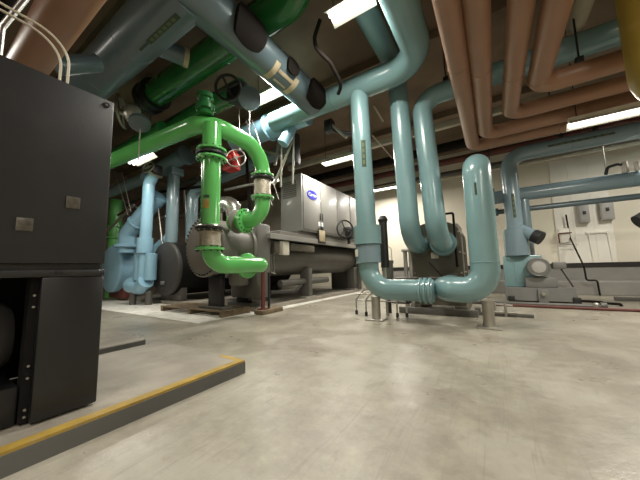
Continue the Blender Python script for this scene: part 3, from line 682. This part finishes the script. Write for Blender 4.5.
# rust red posts and pallet
solo(MB().cyl((-4.62, 4.72, .10), (-4.62, 4.72, 1.0), .05, 12).box(-4.72, -4.52, 4.62, 4.82, .09, .12), 'red_post', 'rust', 'rust red vertical post at the corner of the chiller plinth', 'post')
solo(MB().cyl((-4.60, 4.90, .10), (-4.60, 4.90, .95), .03, 12).cyl((-4.60, 4.90, .3), (-4.62, 4.74, .3), .02, 8), 'black_post', 'black', 'black vertical pipe post beside the rust red post', 'post')
t = thing('wooden_pallet', 'worn wooden pallet on the floor under the green piping', 'pallet', (-5.9, 3.6, .0))
for k in range(6): MB().box(-7.55, -5.0, 3.9 + k * .14, 4.0 + k * .14, .115, .14, .003).build('deck_board', 'wood', t, smooth=False)
for x in (-7.53, -6.3, -5.12): MB().box(x, x + .1, 3.9, 4.7, .0, .115, .003).build('stringer', 'wood', t, smooth=False)
solo(MB().box(-4.74, -4.46, 4.55, 5.25, 0.0, .1, .006), 'wood_block', 'wood', 'short timber block at the foot of the rust red post', 'block')

# ------------------------------------------------------------------ bright green piping
GX = -4.2
t = pipe('green_pipe', 'bright green pipe arching over and down to the upper chiller nozzle', [(-12.5, 2.62, 3.95), (GX - .02, 2.86, 3.74), (GX, 4.28, 3.70), (GX, 4.28, 2.11), (-4.98, 4.06, 2.11)], .165, 'green', R=[.42, .55, .36])
for z, m in ((3.10, 'green'), (3.03, 'black'), (2.66, 'braid'), (2.60, 'green')):
    if m in ('green', 'black'): flange(t, (GX, 4.28, z), (0, 0, 1), .255, m, .05, 12 if m == 'green' else 0)
MB().lathe((GX, 4.28, 2.63), (0, 0, 1), [(0, .17), (.03, .19), (.18, .175), (.34, .19), (.38, .17)], 28).build('expansion_joint', 'braid', t)
flange(t, (-4.60, 4.15, 2.11), (1, .12, 0), .28, 'green', .07, 16, 'dgreen')
flange(t, (-4.80, 4.10, 2.11), (1, .12, 0), .27, 'chill', .05)
MB().lathe((GX - .06, 2.87, 3.86), (0, 0, 1), [(0, .15), (.08, .12), (.1, .17), (.18, .17), (.2, .11), (.30, .11), (.32, .15), (.40, .15)], 24).build('neck', 'dgreen', t)
t = pipe('green_pipe', 'bright green riser with two bolted joints feeding the lower chiller nozzle', [(GX, 2.98, 3.70), (GX, 2.98, 1.12), (GX, 4.38, 1.12), (-4.98, 4.38, 1.12)], .165, 'green', R=[.36, .26])
for z, m, nb in ((3.20, 'green', 12), (3.12, 'black', 0), (3.04, 'green', 12), (1.76, 'black', 12), (1.40, 'green', 12)):
    flange(t, (GX, 2.98, z), (0, 0, 1), .265 if z > 2 else .25, m, .05, nb, 'black' if m == 'green' else 'dullsteel')
MB().lathe((GX, 2.98, 1.43), (0, 0, 1), [(0, .17), (.03, .19), (.15, .175), (.27, .19), (.30, .17)], 28).build('expansion_joint', 'braid', t)
MB().lathe((GX, 2.98, 1.74), (0, 0, 1), [(0, .2), (.06, .22), (.08, .2)], 28).build('gasket', 'steel', t)
flange(t, (-4.78, 4.38, 1.12), (1, 0, 0), .29, 'green', .09)
MB().patch((GX, 2.98, 2.18), (0, 0, 1), (.5, -1, 0), .165, .08, .35, .004).build('label', 'yellow', t)
MB().patch((GX, 2.98, 2.31), (0, 0, 1), (.5, -1, 0), .165, .025, .35, .004).build('label', 'tag', t)

# deep green overhead mains
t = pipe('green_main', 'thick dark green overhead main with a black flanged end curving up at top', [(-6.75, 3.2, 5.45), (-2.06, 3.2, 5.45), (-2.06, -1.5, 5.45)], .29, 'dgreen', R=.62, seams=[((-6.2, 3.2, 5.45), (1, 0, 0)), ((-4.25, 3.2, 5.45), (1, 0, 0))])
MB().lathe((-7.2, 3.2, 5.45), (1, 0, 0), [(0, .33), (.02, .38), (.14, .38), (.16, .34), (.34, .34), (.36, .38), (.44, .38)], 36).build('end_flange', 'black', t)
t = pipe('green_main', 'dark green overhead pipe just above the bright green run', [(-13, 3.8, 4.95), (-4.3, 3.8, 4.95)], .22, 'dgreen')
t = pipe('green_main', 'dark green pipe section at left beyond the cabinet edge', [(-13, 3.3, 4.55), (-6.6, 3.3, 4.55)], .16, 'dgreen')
t = pipe('green_stub', 'short green vertical pipe with flange partly hidden by the cabinet edge', [(-14.1, 5.2, 0), (-14.1, 5.2, 4.3)], .24, 'green')
flange(t, (-14.1, 5.2, 2.6), (0, 0, 1), .34, 'green', .09, 0); flange(t, (-14.1, 5.2, 3.1), (0, 0, 1), .34, 'green', .09, 0)
t = thing('butterfly_valve', 'black valve with handwheel between the dark green mains and the diagonal pipe', 'valve', (-4.2, 3.6, 4.8))
wheel(t, (-4.15, 3.28, 4.60), (.55, -.8, -.2), .24, 'black', 4, .03, stem=(-.25, .4, .1))
MB().box(-4.4, -3.95, 3.4, 3.8, 4.45, 4.85, .08).build('gearbox', 'black', t)
MB().lathe((-4.0, 3.7, 4.5), (.7, -.6, -.3), [(0, .2), (.12, .22), (.2, .22), (.22, .12)], 24).build('body', 'slate', t)
t = thing('gate_valve', 'steel handwheel valve at the top right corner of the black cabinet', 'valve', (-6.3, 2.5, 4.4))
wheel(t, at(122, 112, 2.7), (.62, .75, .1), .36, 'dullsteel', 4, .035, stem=(-.2, -.3, 0))
MB().lathe((-6.4, 2.55, 4.3), (0, 0, 1), [(0, .1), (.1, .16), (.3, .16), (.4, .08)], 18).build('bonnet', 'dullsteel', t)
MB().lathe((-6.0, 2.55, 4.2), (.5, -.3, -1), [(0, .12), (.08, .2), (.16, .2), (.18, .1)], 20).build('body', 'slate', t)
MB().cyl((-6.0, 2.55, 4.2), (-6.0, 2.55, 3.3), .012, 6).build('chain', 'dullsteel', t)

# ------------------------------------------------------------------ black and blue barrels at left
def barrel(name, label, c, R, L, face_m, body_m, rim_m):
    x, y, z = c
    t = thing(name, label, 'chiller', (x, y + L / 2, .1))
    MB().lathe((x, y + .05, z), (0, 1, 0), [(0, R), (L, R)], 56).build('shell', body_m, t)
    MB().lathe((x, y, z), (0, 1, 0), [(0, R * .93), (.03, R * .985), (.06, R + .004), (.12, R + .004)], 56).build('end_cover', face_m, t)
    for yy in (y + .35, y + L - .5):
        MB().box(x - R * .7, x + R * .7, yy - .1, yy + .1, .1, z - R * .72, .01).build('cradle', rim_m, t)
    return t
t = barrel('chiller_barrel', 'black insulated barrel of the second chiller with a grey end cover', (-8.98, 4.7, 1.14), .86, 5.5, 'face', 'insul', 'chilld')
MB().box(-9.1, -8.9, 4.66, 4.70, .62, .74, .01).build('handle', 'dullsteel', t)
t = barrel('chiller_barrel', 'pale blue barrel of the third chiller beside the black cabinet edge', (-12.25, 4.4, 1.2), .88, 1.1, 'sky', 'sky', 'rust')
MB().lathe((-12.25, 5.4, 1.2), (0, 1, 0), [(0, .86), (.08, .92), (.2, .92), (.25, .8), (.45, .4), (.5, .1)], 48).build('dome', 'sky', t)
MB().box(-11.95, -11.6, 4.7, 5.1, 1.78, 1.96, .03).build('hatch', 'sky', t)

# pale blue pump pipework in front of the barrels
bx, by = -9.42, 4.35
t = pipe('blue_riser', 'pale blue riser with a handwheel on top in front of the barrels', [(bx - .12, by, .75), (bx, by, 3.95), (bx + .22, by + .05, 4.3)], .175, 'sky', R=.25)
MB().lathe((bx - .1, by, 1.64), (0, 0, 1), [(0, .19), (.01, .235), (.50, .235), (.51, .19)], 28).build('coupling', 'sky', t)
MB().lathe((bx - .27, by, .78), (0, 0, 1), [(0, .16), (.01, .20), (.86, .20), (.88, .16)], 28).build('strainer_body', 'sky', t)
MB().lathe((bx + .14, by + .1, .78), (0, 0, 1), [(0, .13), (.01, .17), (.84, .17), (.86, .13)], 28).build('strainer_body', 'sky', t)
MB().tube([(bx + .1, by, .76), (bx - .2, by, .55), (bx - .85, by - .1, .62), (bx - 1.0, by + .3, .75)], .23, 24, R=.25).build('suction_elbow', 'sky', t)
flange(t, (bx + .2, by + .05, 4.28), (.5, .1, .7), .26, 'dullsteel', .08)
wheel(t, (bx + .22, by - .15, 4.42), (.3, -.8, .3), .2, 'dullsteel', 4, .03)
MB().box(bx + .05, bx + .4, by - .1, by + .25, 4.2, 4.55, .08).build('valve_body', 'black', t)
for dx, dy in ((-.5, -.1), (.1, .1)): MB().cyl((bx + dx, by + dy, 0), (bx + dx, by + dy, .45), .10, 12).build('foot', 'chilld', t)
ex, ey = -11.15, 4.5
t = pipe('blue_elbow', 'pale blue angled elbow rising from the blue barrel', [(ex, ey, 1.75), (ex, ey, 2.45), (ex + .85, ey + .2, 3.2), (ex + 1.4, ey + .4, 3.7)], .27, 'sky', R=.35)
flange(t, (ex, ey, 2.0), (0, 0, 1), .40, 'sky', .12)
flange(t, (ex + .42, ey + .1, 2.82), (.85, .2, .75), .31, 'sky', .06)
bx, by = -9.5, 5.2
t = pipe('blue_riser', 'teal riser under a round capped tee behind the long green pipe', [(bx, by, 2.0), (bx, by, 5.0)], .205, 'gblue')
MB().box(bx - .25, bx + .25, by - .2, by + .25, 4.45, 4.75, .04).build('collar', 'gblue', t)
MB().tube([(bx - .9, by - .1, 4.85), (bx + .75, by + .02, 5.1)], .27, 24).build('tee', 'gblue', t)
MB().lathe((bx + .6, by + .02, 5.08), (1, .1, .15), [(0, .28), (.02, .34), (.14, .34), (.16, .3)], 28).build('end_cap', 'slate', t)
MB().tube([(bx, by, 2.4), (bx - .1, by - .05, 2.2), (bx - .5, by - .2, 1.9), (bx - .55, by - .2, 1.1)], .17, 20, R=.2).build('branch_elbow', 'sky', t)
a = at(192, 215, 5.8); bx, by = a.x, a.y
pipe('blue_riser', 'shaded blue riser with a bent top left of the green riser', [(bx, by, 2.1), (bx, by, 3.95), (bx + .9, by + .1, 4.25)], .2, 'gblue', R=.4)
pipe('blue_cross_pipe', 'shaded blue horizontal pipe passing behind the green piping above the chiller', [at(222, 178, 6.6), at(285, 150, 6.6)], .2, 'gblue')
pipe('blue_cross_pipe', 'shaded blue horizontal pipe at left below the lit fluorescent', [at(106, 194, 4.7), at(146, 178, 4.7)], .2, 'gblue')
a = at(222, 208, 5.6)
t = thing('foil_elbow', 'shiny foil wrapped pipe elbow behind the green riser', 'pipe', a)
MB().tube([a + V((-.6, .2, -.5)), a + V((-.4, 0, .1)), a + V((.35, .1, .15)), a + V((.45, .2, -.5))], .25, 24, R=.3).build('pipe_run', 'silver', t)
t = thing('red_valve', 'red valve with pale rimmed handwheel behind the green pipe arch', 'valve', at(232, 160, 5.2))
a = at(230, 163, 5.2)
MB().box(a.x - .25, a.x + .2, a.y - .1, a.y + .25, a.z - .22, a.z + .3, .05).build('body', 'red', t)
wheel(t, at(236, 158, 4.95), (.6, -.7, .1), .26, 'dullsteel', 4, .018, stem=(-.15, .25, 0))
MB().lathe(at(234, 157, 5.05), (.6, -.7, .1), [(0, .14), (.1, .14), (.12, .05)], 14).build('indicator', 'red', t)
a = at(288, 128, 5.3)
t = thing('chain_valve', 'black valve with a pale rimmed chain wheel above the starter cabinet', 'valve', a)
wheel(t, a, (.4, -.9, -.1), .22, 'dullsteel', 4, .028)
MB().box(a.x - .13, a.x + .1, a.y + .1, a.y + .4, a.z - .9, a.z - .05, .03).build('body', 'black', t)
MB().tube([a + V((-.2, 0, 0)), a + V((-.35, .1, -1.5))], .025, 8).build('chain', 'dullsteel', t)
MB().tube([a + V((.2, 0, 0)), a + V((.05, .1, -1.5))], .025, 8).build('chain', 'dullsteel', t)
MB().tube([a + V((.1, .1, -.25)), a + V((-.05, .1, -.55)), a + V((-.6, .1, -1.4))], .04, 10).build('lever', 'dullsteel', t)
MB().patch(a + V((0, .1, -.3)), (0, 0, 1), (.3, -1, 0), .1, .12, .4, .02).build('tag', 'tan', t)
for (p, q, lab) in (((246, 120, 4.9), (272, 205, 4.9), 'thin steel chain hanging in front of the red valve, left strand'), ((252, 120, 4.9), (279, 200, 4.9), 'thin steel chain hanging in front of the red valve, right strand'),
                    ((238, 60, 4.6), (240, 150, 4.6), 'thin steel rod hanging above the red valve'), ((250, 90, 4.6), (249, 150, 4.6), 'thin steel rod hanging right of the upright rod above the red valve'),
                    ((115, 172, 4.0), (128, 215, 4.0), 'thin pale chain hanging at left beside the cabinet edge'), ((122, 172, 4.0), (131, 212, 4.0), 'second thin pale chain at left beside the cabinet edge')):
    solo(MB().tube([at(*p), at(*q)], .009, 6), 'hanging_chain', 'dullsteel', lab, 'chain')
# dark services in the depth of the room
dark = [((125, 205, 6), (200, 178, 6), .09, 'chilld', 'dark horizontal pipe deep behind the pale blue risers'),
        ((165, 218, 6.8), (240, 205, 6.8), .06, 'dullsteel', 'thin steel conduit deep behind the pale blue risers'),
        ((170, 165, 6), (260, 145, 6), .12, 'chilld', 'dark overhead pipe behind the green riser'),
        ((108, 230, 4.6), (134, 205, 4.6), .05, 'dullsteel', 'slanted steel conduit beside the cabinet edge'),
        ((118, 215, 4.9), (150, 196, 4.9), .045, 'rust', 'slanted rust coloured conduit left of the pale blue riser'),
        ((128, 228, 5.7), (166, 216, 5.7), .05, 'dullsteel', 'steel pipe slanting between the pale blue elbow and riser, lower one'),
        ((158, 205, 4.9), (163, 250, 4.9), .03, 'dullsteel', 'thin upright steel rod just right of the pale blue riser'),
        ((184, 190, 5.9), (187, 240, 5.9), .04, 'dullsteel', 'upright steel rod right of the teal riser under the tee'),
        ((122, 200, 5.7), (146, 212, 5.7), .035, 'beamlight', 'pale slanting conduit left of the pale blue riser'),
        ((160, 192, 5.6), (205, 186, 5.6), .05, 'dbrown', 'dark pipe passing behind the teal riser at mid height'),
        ((225, 190, 6.0), (262, 182, 6.0), .05, 'dullsteel', 'steel conduit above the foil wrapped elbow'),
        ((246, 150, 6.1), (250, 215, 6.1), .05, 'dbrown', 'dark upright pipe between the two bright green pipes'),
        ((262, 150, 6.4), (300, 160, 6.4), .04, 'beamlight', 'pale conduit near the top of the starter cabinet'),
        ((275, 165, 6.0), (281, 130, 6.0), .05, 'dullsteel', 'steel pipe rising beside the chain wheel valve'),
        ((255, 185, 6.2), (262, 235, 6.2), .09, 'black', 'dark vertical pipe between green elbow and grey starter cabinet')]
for p, q, r, m, lab in dark:
    solo(MB().tube([at(*p), at(*q)], r, 14), 'service_pipe', m, lab, 'pipe')
for k, (y, z, r, m, lab) in enumerate([(11.6, 5.15, .13, 'rust', 'dark red overhead pipe near the back wall, upper'), (11.9, 4.75, .10, 'chilld', 'grey brown overhead pipe near the back wall, middle'),
                                       (11.6, 4.5, .07, 'beamlight', 'thin pale overhead pipe near the back wall, lower'), (10.6, 5.35, .16, 'dbrown', 'dark overhead duct pipe before the back wall')]):
    solo(MB().tube([(-9, y, z), (7.5, y, z)], r, 16), 'overhead_pipe', m, lab, 'pipe')
solo(MB().tube([at(372, 135, 6.6), at(392, 158, 8.5)], .02, 8), 'brace_rod', 'beamlight', 'thin pale brace rod slanting between the first two blue drops', 'rod')
solo(MB().tube([at(374, 106, 6.8), at(383, 121, 7.6)], .03, 8), 'conduit_piece', 'beamlight', 'short pale conduit under the header between two blue drops', 'conduit')
a = at(328, 122, 5.6)
t = thing('rod_clamp', 'dark clamp with a steel rod under the header left of the first drop', 'clamp', a)
MB().tube([a, a + V((.45, .1, -.5))], .035, 8).build('rod', 'steel', t)
MB().box(a.x - .1, a.x + .12, a.y - .05, a.y + .15, a.z - .25, a.z + .05, .02).build('clamp', 'black', t)
MB().tube([a + V((.1, .1, -.2)), a + V((.5, .3, -.35)), a + V((.8, .3, -.1))], .05, 10, R=.1).build('hook', 'black', t)
solo(MB().tube([at(320, 20, 3.7), at(312, 45, 3.7), at(330, 62, 4.0), at(342, 85, 4.4), at(338, 94, 4.5)], .035, 12, R=.25), 'flexible_hose', 'dbrown', 'dark curved hose hanging beside the green bend under the ceiling', 'hose')

# ------------------------------------------------------------------ world, view
w = bpy.data.worlds.new('world'); scn.world = w; w.use_nodes = True
w.node_tree.nodes['Background'].inputs['Color'].default_value = (.5, .45, .38, 1); w.node_tree.nodes['Background'].inputs['Strength'].default_value = .1
vs = scn.view_settings; vs.view_transform = 'Standard'; vs.look = 'None'; vs.gamma = 1; vs.use_curve_mapping = False; vs.exposure = 0.0
for o in list(bpy.data.objects):
    if 'o' in o: del o['o']
